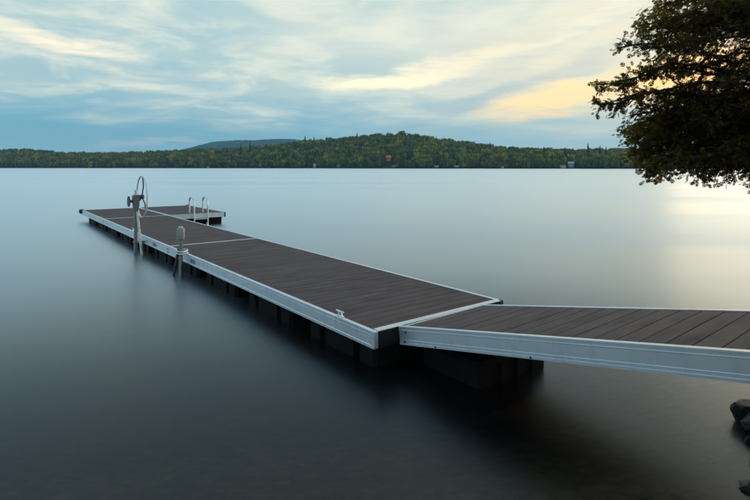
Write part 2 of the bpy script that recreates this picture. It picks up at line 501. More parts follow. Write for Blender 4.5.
def broadleaf(nq=70):
    lobes = rng.normal(size=(6, 3)) * [0.42, 0.42, 0.30] + [0, 0, 0.60]
    pts = []; nrm = []
    for i in range(nq):
        c = lobes[rng.integers(6)]
        d = rng.normal(size=3); d /= np.linalg.norm(d); d[2] = abs(d[2]) * 0.9 + d[2] * 0.1
        pts.append(c * [1, 1, 1] + d * [0.55, 0.55, 0.33]); nrm.append(d)
    pts = np.array(pts); pts[:, 2] = np.clip(pts[:, 2], 0.06, 1.05)
    return quad_cloud(pts, np.array(nrm), 0.24, 0.28)

def conifer(nq=70):
    h = rng.uniform(0.04, 1.0, nq) ** 0.9
    a = rng.uniform(0, 2 * np.pi, nq)
    r = (1 - h) * rng.uniform(0.55, 1.1, nq) + 0.03
    pts = np.stack([np.cos(a) * r, np.sin(a) * r, h], 1)
    nrm = np.stack([np.cos(a) * 0.5, np.sin(a) * 0.5, np.full(nq, 0.75)], 1)
    q = quad_cloud(pts, nrm, 0.17, 0.25)
    q[..., 2] -= 0.10 * (np.linalg.norm(q[..., :2], axis=2) - r[:, None])
    return q

PB = [broadleaf() for _ in range(10)]; PC = [conifer() for _ in range(8)]

def quads_mesh(name, Q, T, material, parent=None):
    """Q: n,4,3 vertices; T: n,3 colour per quad"""
    n = len(Q)
    me = bpy.data.meshes.new(name)
    me.vertices.add(n * 4); me.vertices.foreach_set('co', np.ascontiguousarray(Q, dtype=np.float32).ravel())
    me.loops.add(n * 4); me.loops.foreach_set('vertex_index', np.arange(n * 4, dtype=np.int32))
    me.polygons.add(n); me.polygons.foreach_set('loop_start', np.arange(0, n * 4, 4, dtype=np.int32))
    at = me.color_attributes.new('tint', 'FLOAT_COLOR', 'POINT')
    c = np.ones((n, 4, 4), np.float32); c[..., :3] = np.asarray(T)[:, None, :]
    at.data.foreach_set('color', c.ravel())
    me.update(calc_edges=True); me.validate()
    me.materials.append(MATS[material])
    o = bpy.data.objects.new(name, me); COL.objects.link(o)
    if parent: o.parent = parent
    return o

def tree_tint(conif):
    if conif: base = np.array([0.028, 0.048, 0.024]) * rng.uniform(0.7, 1.3)
    else:
        u = rng.random()
        base = (np.array([0.115, 0.145, 0.025]) if u < 0.48 else np.array([0.225, 0.225, 0.032]) if u < 0.90 else np.array([0.19, 0.150, 0.028])) * rng.uniform(0.45, 1.35)
    return base

Q = []; T = []
houses_at = [(388.5, 62), (393, 12), (314, 8), (338, 8), (436, 8), (457, 8), (500, 8), (571, 20), (563, 9), (208, 8)]
def near_house(k, s_):
    for px, hs in houses_at:
        if abs(k - float(KX(px))) * 800 < 8 and -5 < hs - s_ < 62: return True
    return False
cnt = 0
ntry = 12500
ks = rng.uniform(KX(-60), KX(720), ntry)
sds = shore_d(ks)
dep = rng.uniform(0, 1, ntry) ** 1.25 * 275 + 3
order = np.argsort(dep)
for k, sd0, s_ in zip(ks, sds, dep):
    y = sd0 + s_
    if near_house(k, s_): continue
    z = float(hill_z(np.array(k), np.array(y)))
    con = rng.random() < (0.45 if s_ < 70 else 0.24)
    hh = rng.uniform(7, 15) * (1.12 if con else 1.0)
    if s_ < 20: hh *= 0.75
    rr = hh * (rng.uniform(0.17, 0.23) if con else rng.uniform(0.36, 0.50))
    P = (PC if con else PB)[rng.integers(8)]
    a = rng.uniform(0, 6.28); ca, sa = math.cos(a), math.sin(a)
    q = P.copy()
    x0 = q[..., 0] * ca - q[..., 1] * sa; y0 = q[..., 0] * sa + q[..., 1] * ca
    q[..., 0] = x0 * rr + k * y; q[..., 1] = y0 * rr + y; q[..., 2] = q[..., 2] * hh + z
    base = tree_tint(con)
    Q.append(q); T.append(base[None, :] * rng.uniform(0.7, 1.35, size=(len(q), 1)))
Q = np.concatenate(Q); T = np.concatenate(T)
tag(quads_mesh('forest', Q, T, 'far_foliage'), 'mixed green forest covering the low hills across the lake', 'forest', kind='stuff')

# single trees that stand out against the sky
def far_tree(px, s_, top, r, con, label):
    """top: height of the tip above eye level, as a slope in thousandths"""
    k = float(KX(px)); y = float(shore_d(np.array(k))) + s_
    z = float(hill_z(np.array(k), np.array(y)))
    h = WATER_TO_EYE + top / 1000 * y - z
    e = empty('pine_tree' if con else 'leafy_tree', (k * y, y, z))
    tag(e, label, 'tree', 'trees that rise above the far forest')
    mb = MB(); mb.tube([(0, 0, -0.5), (0, 0, h * 0.5), (0.1, 0, h * 0.93)], [0.28, 0.2, 0.05], 6)
    mb.build('trunk', 'trunk_bark', e)
    q = np.concatenate([(conifer(150) if con else broadleaf(150)) for _ in range(1)])
    q = q * np.array([r, r, h * (0.86 if con else 0.8)]) + np.array([0, 0, h * 0.15])
    quads_mesh('crown', q, tree_tint(con)[None, :] * rng.uniform(0.7, 1.3, size=(len(q), 1)), 'far_foliage', e)
far_tree(588, 45, 43.4, 4.2, True, 'tallest dark spruce spire on the far shore left of the overhanging cedar')
far_tree(600, 50, 38.5, 3.9, True, 'dark spruce spire just right of the tallest one on the far shore')
far_tree(606, 40, 36.5, 3.6, True, 'shorter spruce spire, nearest to the overhanging cedar tree, on the far shore')
far_tree(565, 60, 35.6, 4.4, True, 'thin spruce spire directly behind the white and blue cottage')
far_tree(544, 80, 38.5, 3.9, True, 'lone spruce tip poking up left of the white and blue cottage')
far_tree(305, 235, 58.9, 4.2, True, 'pine rising from the crest where the distant blue hill meets the forest')
far_tree(314, 238, 57.0, 3.9, True, 'pine on the crest, second from the distant blue hill')
far_tree(357, 238, 64.7, 4.4, True, 'dark pointed pine on the left slope of the main wooded hill')
far_tree(402, 240, 67.7, 6.0, False, 'round leafy tree on the very top of the wooded hill')
far_tree(490, 150, 46.3, 3.9, True, 'pine tip on the right flank of the wooded hill')
far_tree(241, 110, 44.3, 4.4, True, 'dark spruce standing in front of the middle of the distant blue hill')
far_tree(250, 120, 45.3, 4.4, True, 'dark spruce just right of the one before the distant blue hill')

# ------------------------------------------------------------------ far buildings
def cottage(px, s_, w, d, h, roof_h, wall, roof, label, zoff=0.0, door=True, nwin=2, storeys=1, yaw=0.0, name='cottage', cat='house'):
    k = float(KX(px)); y = float(shore_d(np.array(k))) + s_
    z = float(hill_z(np.array(k), np.array(y))) + zoff
    e = empty(name, (k * y, y, z), (0, 0, yaw + math.atan2(-k, 1)))
    tag(e, label, cat)
    MB().box(-w / 2, w / 2, -d / 2, d / 2, -2.5, h).build('wall', wall, e)
    mb = MB(); ov = 0.5
    mb.raw([(-w / 2 - ov, -d / 2 - ov, h - 0.12), (w / 2 + ov, -d / 2 - ov, h - 0.12), (w / 2 + ov, d / 2 + ov, h - 0.12), (-w / 2 - ov, d / 2 + ov, h - 0.12),
            (-w / 2 - ov, 0, h + roof_h), (w / 2 + ov, 0, h + roof_h),
            (-w / 2 - ov, -d / 2 - ov, h + 0.08), (w / 2 + ov, -d / 2 - ov, h + 0.08), (w / 2 + ov, d / 2 + ov, h + 0.08), (-w / 2 - ov, d / 2 + ov, h + 0.08)],
           [(3, 2, 1, 0), (0, 1, 7, 6), (2, 3, 9, 8), (6, 7, 5, 4), (8, 9, 4, 5), (0, 6, 4, 9, 3), (1, 2, 8, 5, 7)])
    rf = mb.build('roof', roof, e)
    MB().box(w * 0.22, w * 0.22 + 0.7, 0.3, 1.0, h + roof_h * 0.5, h + roof_h + 0.8).build('chimney', 'grey_wall', rf)
    for st in range(storeys):
        for i in range(nwin):
            xx = (i + 0.5) / nwin * w - w / 2 + (0.35 if door and st == 0 else 0)
            z0 = st * 2.7 + 1.0
            fw = MB(); fw.box(xx - 0.65, xx + 0.65, -d / 2 - 0.06, -d / 2, z0 - 0.1, z0 + 1.3)
            fo = fw.build('window', 'white_wall', e)
            MB().box(xx - 0.53, xx + 0.53, -d / 2 - 0.08, -d / 2 - 0.061, z0, z0 + 1.2).build('pane', 'window_glass', fo)
    if door: MB().box(-w / 2 + 0.4, -w / 2 + 1.3, -d / 2 - 0.07, -d / 2, 0.1, 2.1).build('door', 'brown_wall', e)
cottage(388.5, 62, 8.6, 7, 4.2, 2.8, 'red_wall', 'red_roof', 'bright red house among the trees on the wooded hill', storeys=2, nwin=2, zoff=2.0)
cottage(394, 9, 6.0, 4, 1.9, 1.0, 'brown_wall', 'red_roof', 'low red roofed boathouse at the waterline below the red house', nwin=1, name='boathouse')
cottage(314.5, 7, 3.8, 4, 4.2, 1.8, 'white_wall', 'pale_roof', 'small white boathouse at the waterline left of the wooded hill', nwin=1, name='boathouse')
cottage(338.5, 9, 5.0, 4, 2.6, 1.6, 'teal_wall', 'teal_wall', 'teal green boathouse at the waterline under the wooded hill', nwin=1, name='boathouse')
cottage(436.5, 7, 6.2, 4, 1.7, 1.4, 'grey_wall', 'pale_roof', 'pale roofed boathouse right of the red house, nearer to it', nwin=2, name='boathouse')
cottage(457, 7, 6.5, 4, 1.7, 1.3, 'brown_wall', 'pale_roof', 'pale roofed boathouse with brown wall, farther right of the red house', nwin=2, name='boathouse')
cottage(502.5, 7, 4.0, 3, 1.6, 1.1, 'white_wall', 'grey_roof', 'tiny white boathouse below the right flank of the wooded hill', nwin=1, name='boathouse')
cottage(571, 20, 7.5, 6, 5.4, 2.8, 'blue_wall', 'pale_roof', 'tall pale blue cottage on the shore below the thin spruce', storeys=2, nwin=2)
cottage(563, 9, 7.0, 5, 2.2, 1.2, 'white_wall', 'red_roof', 'low white cottage with reddish roof left of the pale blue cottage', nwin=2)
cottage(208, 7, 4.0, 4, 2.2, 1.3, 'white_wall', 'grey_roof', 'tiny white boathouse far left below the distant blue hill', nwin=1, name='boathouse')

# ------------------------------------------------------------------ dock
DK_AZ = R(37.62)
A = (-0.0118, 6.196)                     # near left corner
DW, S1, S2, DL = 2.43, 8.50, 17.08, 22.15
DECK_Z = 0.5
dock = empty('floating_dock', (A[0], A[1], 0), (0, 0, DK_AZ))
tag(dock, 'long grey-brown plank dock with aluminium edges floating on black tubs', 'dock')

# rail profile: u outward negative, v up, 0 = deck top
RAILP = [(0.058, 0.006), (-0.004, 0.006), (-0.004, -0.012), (0, -0.016), (0, -0.038), (-0.003, -0.041), (-0.003, -0.049), (0, -0.052),
         (0, -0.160), (-0.006, -0.168), (-0.006, -0.200), (0.040, -0.200), (0.040, -0.194), (0.007, -0.190), (0.007, -0.020), (0.058, -0.004)]
def rail_left(x, y0, y1, parent, z=DECK_Z, prof=RAILP, name='side_rail'):
    return MB().prism([(x + u, z + v) for u, v in prof], 'y', y0, y1).build(name, 'aluminium', parent)
def rail_right(x, y0, y1, parent, z=DECK_Z, prof=RAILP, name='side_rail'):
    return MB().prism([(x - u, z + v) for u, v in prof][::-1], 'y', y0, y1).build(name, 'aluminium', parent)
ENDP = [(0.040, 0.005), (0.0, 0.005), (0.0, -0.195), (0.03, -0.195), (0.03, -0.188), (0.006, -0.186), (0.006, -0.012), (0.040, -0.006)]
def rail_end(y, sgn, x0, x1, parent, z=DECK_Z, name='end_rail'):
    pr = [(y + sgn * u, z + v) for u, v in ENDP]
    return MB().prism(pr if sgn < 0 else pr[::-1], 'x', x0, x1).build(name, 'aluminium', parent)

def plank_mesh(length, width, th=0.028, ch=0.004):
    h = width / 2
    prof = [(-h, -th), (h, -th), (h, -ch), (h - ch, 0), (-h + ch, 0), (-h, -ch)]
    return MB().prism(prof, 'x', -length / 2, length / 2)

def lay_planks(parent, x0, x1, y0, y1, pitch, z, gap=0.009):
    n_ = max(1, round((y1 - y0) / pitch)); p = (y1 - y0) / n_
    src = plank_mesh(x1 - x0, p - gap).build('plank', 'deck_board', parent)
    for i in range(n_):
        loc = ((x0 + x1) / 2, y0 + (i + 0.5) * p, z + rng.uniform(-0.0012, 0.0012))
        o = src if i == 0 else link_copy(src, parent)
        o.location = loc
        o.rotation_euler = (0, 0, rng.uniform(-0.0004, 0.0004))

def tub_profile(y0, y1, depth_in=0.09):
    """plan outline along the outer side of a moulded float with two flutes (x=0 outer face)"""
    L = y1 - y0
    pts = [(0.05, y0), (0, y0 + 0.05)]
    for c in (0.245, 0.765):
        yc = y0 + L * c; hw = 0.075
        pts += [(0, yc - hw), (depth_in, yc - hw + 0.02), (depth_in, yc + hw - 0.02), (0, yc + hw)]
    pts += [(0, y1 - 0.05), (0.05, y1)]
    return pts
def float_tub(parent, x_out, width, y0, y1, sgn, z0=-0.32, z1=0.302):
    pts = tub_profile(y0, y1)
    outl = [(x_out + sgn * u, y) for u, y in pts] + [(x_out + sgn * (width - u), y) for u, y in pts[::-1]]
    if sgn < 0: outl = outl[::-1]
    mb = MB(); cx = x_out + sgn * width / 2; cy = (y0 + y1) / 2
    n_ = len(outl)
    levels = [(z0, 0.90), (z0 + 0.08, 0.97), (z1 - 0.05, 1.0), (z1 - 0.045, 1.012), (z1, 1.012)]
    V = []; F = []
    for z, s_ in levels:
        V += [(cx + (x - cx) * s_, cy + (y - cy) * s_, z) for x, y in outl]
    for l in range(len(levels) - 1):
        for i in range(n_):
            a = l * n_ + i; b2 = l * n_ + (i + 1) % n_
            F.append((a, b2, b2 + n_, a + n_))
    F.append(tuple(range((len(levels) - 1) * n_, len(levels) * n_)))
    F.append(tuple(range(n_ - 1, -1, -1)))
    # flip so that normals face out
    F = [f[::-1] for f in F]
    return mesh_obj('float_tub', V, F, 'black_plastic', parent)

def bumper(parent, x, y, z=DECK_Z):
    mb = MB(); mb.box(x - 0.035, x + 0.035, y - 0.035, y + 0.035, z - 0.203, z + 0.010, 0.008)
    return mb.build('corner_casting', 'aluminium' if y < 1 and x < 1 else 'dark_steel', parent)

def cleat(parent, x, y, z):
    mb = MB()
    for s_ in (-1, 1):
        mb.tube([(x, y + s_ * 0.045, z), (x, y + s_ * 0.038, z + 0.03), (x, y + s_ * 0.030, z + 0.062)], [0.019, 0.012, 0.011], 8)
        mb.box(x - 0.026, x + 0.026, y + s_ * 0.045 - 0.028, y + s_ * 0.045 + 0.028, z, z + 0.007, 0.002)
    mb.tube([(x, y - 0.098, z + 0.072), (x, y - 0.08, z + 0.068), (x, y, z + 0.066), (x, y + 0.08, z + 0.068), (x, y + 0.098, z + 0.072)], [0.006, 0.010, 0.013, 0.010, 0.006], 8)
    o = mb.build('cleat', 'bright_steel', parent, True)
    return o

def section(x0, x1, y0, y1, left=True, right=True, pitch=0.19, floats=(True, True), near_end=True):
    # frame below the boards
    mb = MB()
    for i in range(int((y1 - y0) / 0.6) + 1):
        y = min(y0 + 0.05 + i * 0.6, y1 - 0.09)
        mb.box(x0 + 0.045, x1 - 0.045, y, y + 0.04, DECK_Z - 0.13, DECK_Z - 0.034)
    for fx in (0.33, 0.67):
        xx = x0 + (x1 - x0) * fx
        mb.box(xx - 0.03, xx + 0.03, y0 + 0.05, y1 - 0.05, DECK_Z - 0.190, DECK_Z - 0.131)
    sec = mb.build('deck_section', 'galvanised', dock)
    e = 0.004
    rail_left(x0, y0 + e, y1 - e, sec)
    rail_right(x1, y0 + e, y1 - e, sec)
    rail_end(y0 + e, 1, x0 + 0.0585, x1 - 0.0585, sec)
    rail_end(y1 - e, -1, x0 + 0.0585, x1 - 0.0585, sec)
    lay_planks(sec, x0 + 0.061, x1 - 0.061, y0 + 0.047, y1 - 0.047, pitch, DECK_Z + 0.0)
    y = y0 + 0.12
    while y + 1.0 < y1:
        ye = min(y + 1.62, y1 - 0.1)
        if floats[0]: float_tub(sec, x0 + 0.11, 0.85, y, ye, 1)
        if floats[1]: float_tub(sec, x1 - 0.11, 0.85, y, ye, -1)
        y += 2.18
    return sec

sec1 = section(0, DW, 0, S1)
sec2 = section(0, DW, S1, S2)
sec3 = section(0, DW, S2, DL)
sec4 = section(DW + 0.006, 2 * DW, S2 + 0.01, DL + 0.05)
for s_, x, y in ((sec1, 0.030, 0.030), (sec1, DW - 0.030, 0.030), (sec3, 0.03, DL - 0.03), (sec4, 2 * DW - 0.03, S2 + 0.04), (sec4, 2 * DW - 0.03, DL + 0.02)):
    bumper(s_, x, y)
for s_, x, y in ((sec3, 0.0, DL + 0.03), (sec4, 2 * DW, DL + 0.08)):
    MB().box(x - 0.10, x + 0.10, y - 0.09, y + 0.09, DECK_Z - 0.16, DECK_Z + 0.035, 0.03).build('corner_fender', 'rubber', s_)
# ribbed threshold plate where the gangway meets the dock
mb = MB(); mb.box(0.07, DW - 0.07, -0.010, 0.100, DECK_Z + 0.007, DECK_Z + 0.011)
x = 0.09
while x < DW - 0.1:
    mb.box(x, x + 0.018, -0.006, 0.096, DECK_Z + 0.0112, DECK_Z + 0.0155); x += 0.038
mb.build('threshold_plate', 'bright_steel', sec1)
MB().box(0.068, DW - 0.068, -0.009, 0.003, DECK_Z - 0.200, DECK_Z + 0.003, 0.002).build('end_panel', 'black_panel', sec1)
cleat(sec1, 0.045, 0.80, DECK_Z + 0.006)
cleat(sec2, 0.045, 12.4, DECK_Z + 0.006)
cleat(sec2, DW - 0.045, 12.4, DECK_Z + 0.006)
for s_, yc in ((sec1, 6.62), (sec2, 9.75)):
    MB().box(-0.0062, -0.0012, yc - 0.16, yc + 0.16, DECK_Z - 0.150, DECK_Z - 0.062).build('label_plate', 'label_blue', s_)
# bolted splice plates at the seams on the outer rail
for s_, yc in ((sec1, S1), (sec2, S2)):
    mb = MB()
    for dy_ in (-0.05, 0.05):
        for dz_ in (-0.07, -0.14):
            mb.tube([(-0.001, yc + dy_, DECK_Z + dz_), (-0.014, yc + dy_, DECK_Z + dz_)], 0.011, 6)
    mb.build('bolt', 'dark_steel', s_)

# ------------------------------------------------------------------ gangway
GW_AZ = R(39.6); GW_SL = math.atan(0.19)
c_ = Vector((math.cos(DK_AZ), math.sin(DK_AZ))); d_ = Vector((-math.sin(DK_AZ), math.cos(DK_AZ)))
p1 = Vector(A) + c_ * 0.37 - d_ * 0.012
gw = empty('gangway', (p1.x, p1.y, DECK_Z + 0.004), (-GW_SL, 0, GW_AZ))
tag(gw, 'sloping aluminium gangway with brown planks leading up to the shore', 'gangway')
GWW, GWL = 1.60, 6.6
GP = [(0.055, 0.008), (-0.006, 0.008), (-0.006, -0.008), (0, -0.012), (0, -0.032), (-0.004, -0.036), (-0.004, -0.042), (0, -0.046),
      (0, -0.150), (-0.004, -0.154), (-0.004, -0.164), (0, -0.168), (0, -0.182), (-0.009, -0.187), (-0.009, -0.210), (0.045, -0.210), (0.045, -0.203),
      (0.008, -0.200), (0.008, -0.02), (0.055, -0.004)]
rail_left(0, -GWL, -0.005, gw, 0.0, GP)
rail_right(GWW, -GWL, -0.055, gw, 0.0, GP)
rail_end(-0.045, -1, 0.0565, GWW - 0.0565, gw, 0.0)
rail_end(-GWL + 0.01, 1, 0.0565, GWW - 0.0565, gw, 0.0)
lay_planks(gw, 0.059, GWW - 0.059, -GWL + 0.055, -0.092, 0.20, 0.0, 0.011)
mb = MB()
for i in range(9):
    y = -0.5 - i * 0.7
    mb.box(0.05, GWW - 0.05, y, y + 0.05, -0.16, -0.034)
mb.build('cross_frame', 'galvanised', gw)
for y, z in ((-0.10, -0.175), (-0.13, -0.06), (-0.62, -0.195), (-1.9, -0.195)):
    mb = MB(); mb.tube([(-0.0005, y, z), (-0.014, y, z)], 0.012, 6)
    mb.build('bolt', 'dark_steel', gw)
# float that carries the lower end
gf = empty('gangway_float', (p1.x, p1.y, 0), (0, 0, DK_AZ))
tag(gf, 'black ribbed float tub in the water under the lower end of the gangway', 'float')
mb = MB(); mb.box(0.30, 1.55, -1.06, -0.10, -0.35, 0.28, 0.04)
mb.build('tub', 'black_plastic', gf)
for xx in (0.70, 0.985, 1.27):
    MB().box(xx - 0.05, xx + 0.05, -1.085, -1.062, -0.33, 0.24, 0.008).build('rib', 'black_plastic', gf)

# ------------------------------------------------------------------ posts beside the dock
def dock_pt(w, t_): v = Vector(A) + c_ * w + d_ * t_; return (v.x, v.y)
px_, py_ = dock_pt(-0.23, 10.85)
jp = empty('winch_post', (px_, py_, 0), (0, 0, DK_AZ))
tag(jp, 'galvanised post with a large steel hand wheel beside the dock', 'winch post')
bz = bank1(px_, py_)
MB().box(-0.042, 0.042, -0.042, 0.042, bz, 1.62, 0.010).build('post', 'galvanised', jp)
# winch housing
mb = MB()
mb.prism([(-0.07, 1.70), (-0.085, 1.62), (-0.055, 1.24), (0.055, 1.24), (0.085, 1.40), (0.095, 1.70)], 'y', -0.07, 0.07)
hs = mb.build('winch_housing', 'winch_grey', jp)
mb = MB()
for i in range(14):
    a0 = 2 * math.pi * i / 14; a1 = a0 + 2 * math.pi / 28
    for (a, r_) in ((a0, 0.135),):
        mb.box(-0.20, -0.165, math.cos(a) * r_ - 0.014, math.cos(a) * r_ + 0.014, 1.52 + math.sin(a) * r_ - 0.014, 1.52 + math.sin(a) * r_ + 0.014)
mb.tube([(-0.197, 0, 1.52), (-0.168, 0, 1.52)], 0.122, 20)
mb.tube([(-0.17, 0, 1.52), (-0.08, 0, 1.52)], 0.04, 10)
mb.build('gear', 'dark_steel', jp)
MB().tube([(0, 0, 1.70), (0, 0, 1.84)], 0.035, 10).build('top_spindle', 'bright_steel', jp)
# wheel parallel to the dock edge, on the deck side of the post
wx, wz, wr = 0.17, 1.64, 0.59
MB().tube([(0.05, 0.02, 1.55), (wx, 0.02, wz)], 0.028, 8).build('axle', 'dark_steel', jp)
ring = [(wx, 0.02 + math.cos(a) * wr, wz + math.sin(a) * wr) for a in np.linspace(0, 2 * math.pi, 48, endpoint=False)]
wheel = MB().tube(ring, 0.020, 10, closed=True).build('hand_wheel', 'pale_paint', jp, True)
for a in (R(100), R(220), R(340)):
    MB().tube([(wx, 0.02, wz), (wx + 0.03, 0.02 + math.cos(a) * wr * 0.5, wz + math.sin(a) * wr * 0.5), (wx, 0.02 + math.cos(a) * wr, wz + math.sin(a) * wr)], 0.017, 8).build('spoke', 'dark_steel', wheel, True)
MB().tube([(wx - 0.05, 0.02, wz), (wx + 0.05, 0.02, wz)], 0.06, 12).build('hub', 'dark_steel', wheel, True)
MB().tube([(0.02, -0.10, 1.22), (0.17, -0.24, -0.6)], 0.036, 10).build('slanting_pipe', 'yellowed_pipe', jp, True)
MB().box(-0.060, 0.225, -0.06, 0.06, 0.32, 0.38, 0.01).build('bracket', 'galvanised', jp)

px_, py_ = dock_pt(-0.11, 7.12)
p2 = empty('pipe_post', (px_, py_, 0), (0, 0, DK_AZ))
tag(p2, 'short grey pipe post with a drum head strapped to the dock edge', 'post')
bz = bank1(px_, py_)
MB().tube([(0, 0, bz), (0, 0, 0.84)], 0.048, 14).build('post', 'galvanised', p2, True)
mb = MB(); mb.tube([(0, 0, 0.83), (0, 0, 0.84), (0, 0, 1.07), (0, 0, 1.10)], [0.075, 0.092, 0.092, 0.08], 16)
hd = mb.build('drum_head', 'galvanised', p2, True)
MB().tube([(0, 0, 1.10), (0, 0, 1.135)], 0.045, 12).build('cap', 'bright_steel', hd, True)
for z in (0.53, 0.585):
    MB().tube([(math.cos(a) * (0.085 + 0.07 * max(0, math.cos(a))), math.sin(a) * 0.09, z + 0.02 * math.sin(a)) for a in np.linspace(0, 2 * math.pi, 24, endpoint=False)], 0.016, 8, closed=True).build('strap', 'bright_steel', p2, True)
MB().box(-0.02, 0.17, -0.10, 0.10, 0.506, 0.522).build('bracket', 'aluminium', p2)
MB().tube([(-0.05, 0.0, 0.62), (-0.16, 0.22, -0.4)], 0.03, 10).build('brace', 'dark_steel', p2, True)

# ------------------------------------------------------------------ ladder on the side arm
lx, ly = dock_pt(0, 0)
ld = empty('swim_ladder', dock_pt(3.74, S2) + (DECK_Z,), (0, 0, DK_AZ))
tag(ld, 'steel swim ladder with two curved handrails on the dock arm', 'ladder')
for s_ in (-1, 1):
    x = s_ * 0.29; pts = []
    pts.append((x, 0.52, 0.012))
    pts.append((x, 0.52, 0.52))
    for i in range(9):
        a = math.pi * i / 8
        pts.append((x, 0.20 + math.cos(a) * 0.32 * (1 if i < 5 else 0.93), 0.52 + math.sin(a) * 0.20 - 0.10 * i / 8 * (1 if i > 3 else 0)))
    pts += [(x, -0.10, 0.2), (x, -0.10, -1.2)]
    MB().tube(pts, 0.034, 10).build('handrail', 'bright_steel', ld, True)
    MB().tube([(x, 0.52, 0.008), (x, 0.52, 0.02)], 0.06, 12).build('foot_flange', 'bright_steel', ld, True)
for z in (-0.22, -0.50, -0.78, -1.06):
    MB().box(-0.285, 0.285, -0.14, -0.06, z - 0.015, z + 0.015, 0.005).build('rung', 'bright_steel', ld)

# ------------------------------------------------------------------ boulders on the right-hand shore
def boulder(x, y, r, label, sx=1.0, sy=1.0, sz=0.75, seed=0, dz=0.0):
    rs = np.random.default_rng(seed)
    import bmesh
    bm = bmesh.new(); bmesh.ops.create_icosphere(bm, subdivisions=3, radius=1.0)
    off = Vector(rs.uniform(-50, 50, 3))
    planes = [(Vector(rs.normal(size=3)).normalized(), rs.uniform(0.45, 0.85)) for _ in range(16)]
    for v in bm.verts:
        p = v.co.copy()
        for nrm, dd in planes:
            e = p.dot(nrm) - dd
            if e > 0: p -= nrm * e * 0.97
        p *= 1 + 0.22 * noise.fractal(p * 1.7 + off, 1.0, 2.0, 5)
        v.co = Vector((p.x * r * sx, p.y * r * sy, p.z * r * sz))
    me = bpy.data.meshes.new('boulder'); bm.to_mesh(me); bm.free()
    me.materials.append(MATS['boulder'])
    me.polygons.foreach_set('use_smooth', [True] * len(me.polygons))
    try: me.set_sharp_from_angle(angle=R(32))
    except Exception: pass
    o = bpy.data.objects.new('boulder', me); COL.objects.link(o)
    z = max(bank1(x, y), -0.6)
    o.location = (x, y, z + r * sz * 0.35 + dz); o.rotation_euler = (rs.uniform(-.2, .2), rs.uniform(-.2, .2), rs.uniform(0, 6.28))
    tag(o, label, 'rock', 'boulders along the shore')
    return o
boulder(3.68, 5.04, 0.17, 'dark angular boulder, farthest up the right edge, below the gangway', seed=3, dz=0.08, sz=0.9)
boulder(3.56, 4.80, 0.13, 'dark jagged boulder just in front of the farthest one', seed=4, dz=0.05, sz=0.95)
boulder(3.41, 4.66, 0.08, 'small wet stone at the waterline in front of the jagged boulder', seed=5)
boulder(3.43, 4.45, 0.13, 'rounded boulder at the right edge between the jagged one and the corner', seed=6)
boulder(2.96, 3.99, 0.15, 'low boulder in the bottom right corner', sx=1.3, seed=8, sz=0.5)
boulder(3.92, 4.88, 0.24, 'large boulder on the bank behind the jagged one', seed=9, dz=0.1)
boulder(3.20, 4.30, 0.06, 'smallest stone, awash between the corner boulder and the rounded one', seed=12, dz=-0.01)
for x, y, r_, sd_, lb in [(2.20, 4.12, 0.075, 31, 'flat stone just under the water at the bottom edge, leftmost'),
                          (2.42, 4.08, 0.055, 32, 'small stone under the water beside the leftmost flat stone'),
                          (2.66, 4.42, 0.060, 33, 'small lone stone under the water, up and left of the wide one'),
                          (2.74, 4.10, 0.090, 34, 'wide stone under the water just left of the corner boulder'),
                          (3.02, 4.55, 0.075, 35, 'long stone under the water, nearest below the jagged boulder')]:
    b_ = boulder(x, y, r_, lb, sx=1.5, sz=0.45, seed=sd_)
    b_.location.z = min(b_.location.z, -0.012 - r_ * 0.40)

# ------------------------------------------------------------------ overhanging cedar
TX, TY = 6.0, 5.3
cedar = empty('cedar_tree', (TX, TY, bank1(TX, TY)))
tag(cedar, 'dark cedar tree hanging over the lake at the top right', 'tree')
tz0 = bank1(TX, TY)
mb = MB(); mb.tube([(0, 0, -0.4), (0.02, 0.0, 0.3), (0.0, 0.05, 2.2), (0.1, 0.0, 4.5), (0.05, 0.1, 7.0), (0.1, 0.1, 9.2)], [0.30, 0.21, 0.175, 0.13, 0.08, 0.02], 14)
mb.build('trunk', 'trunk_bark', cedar, True)

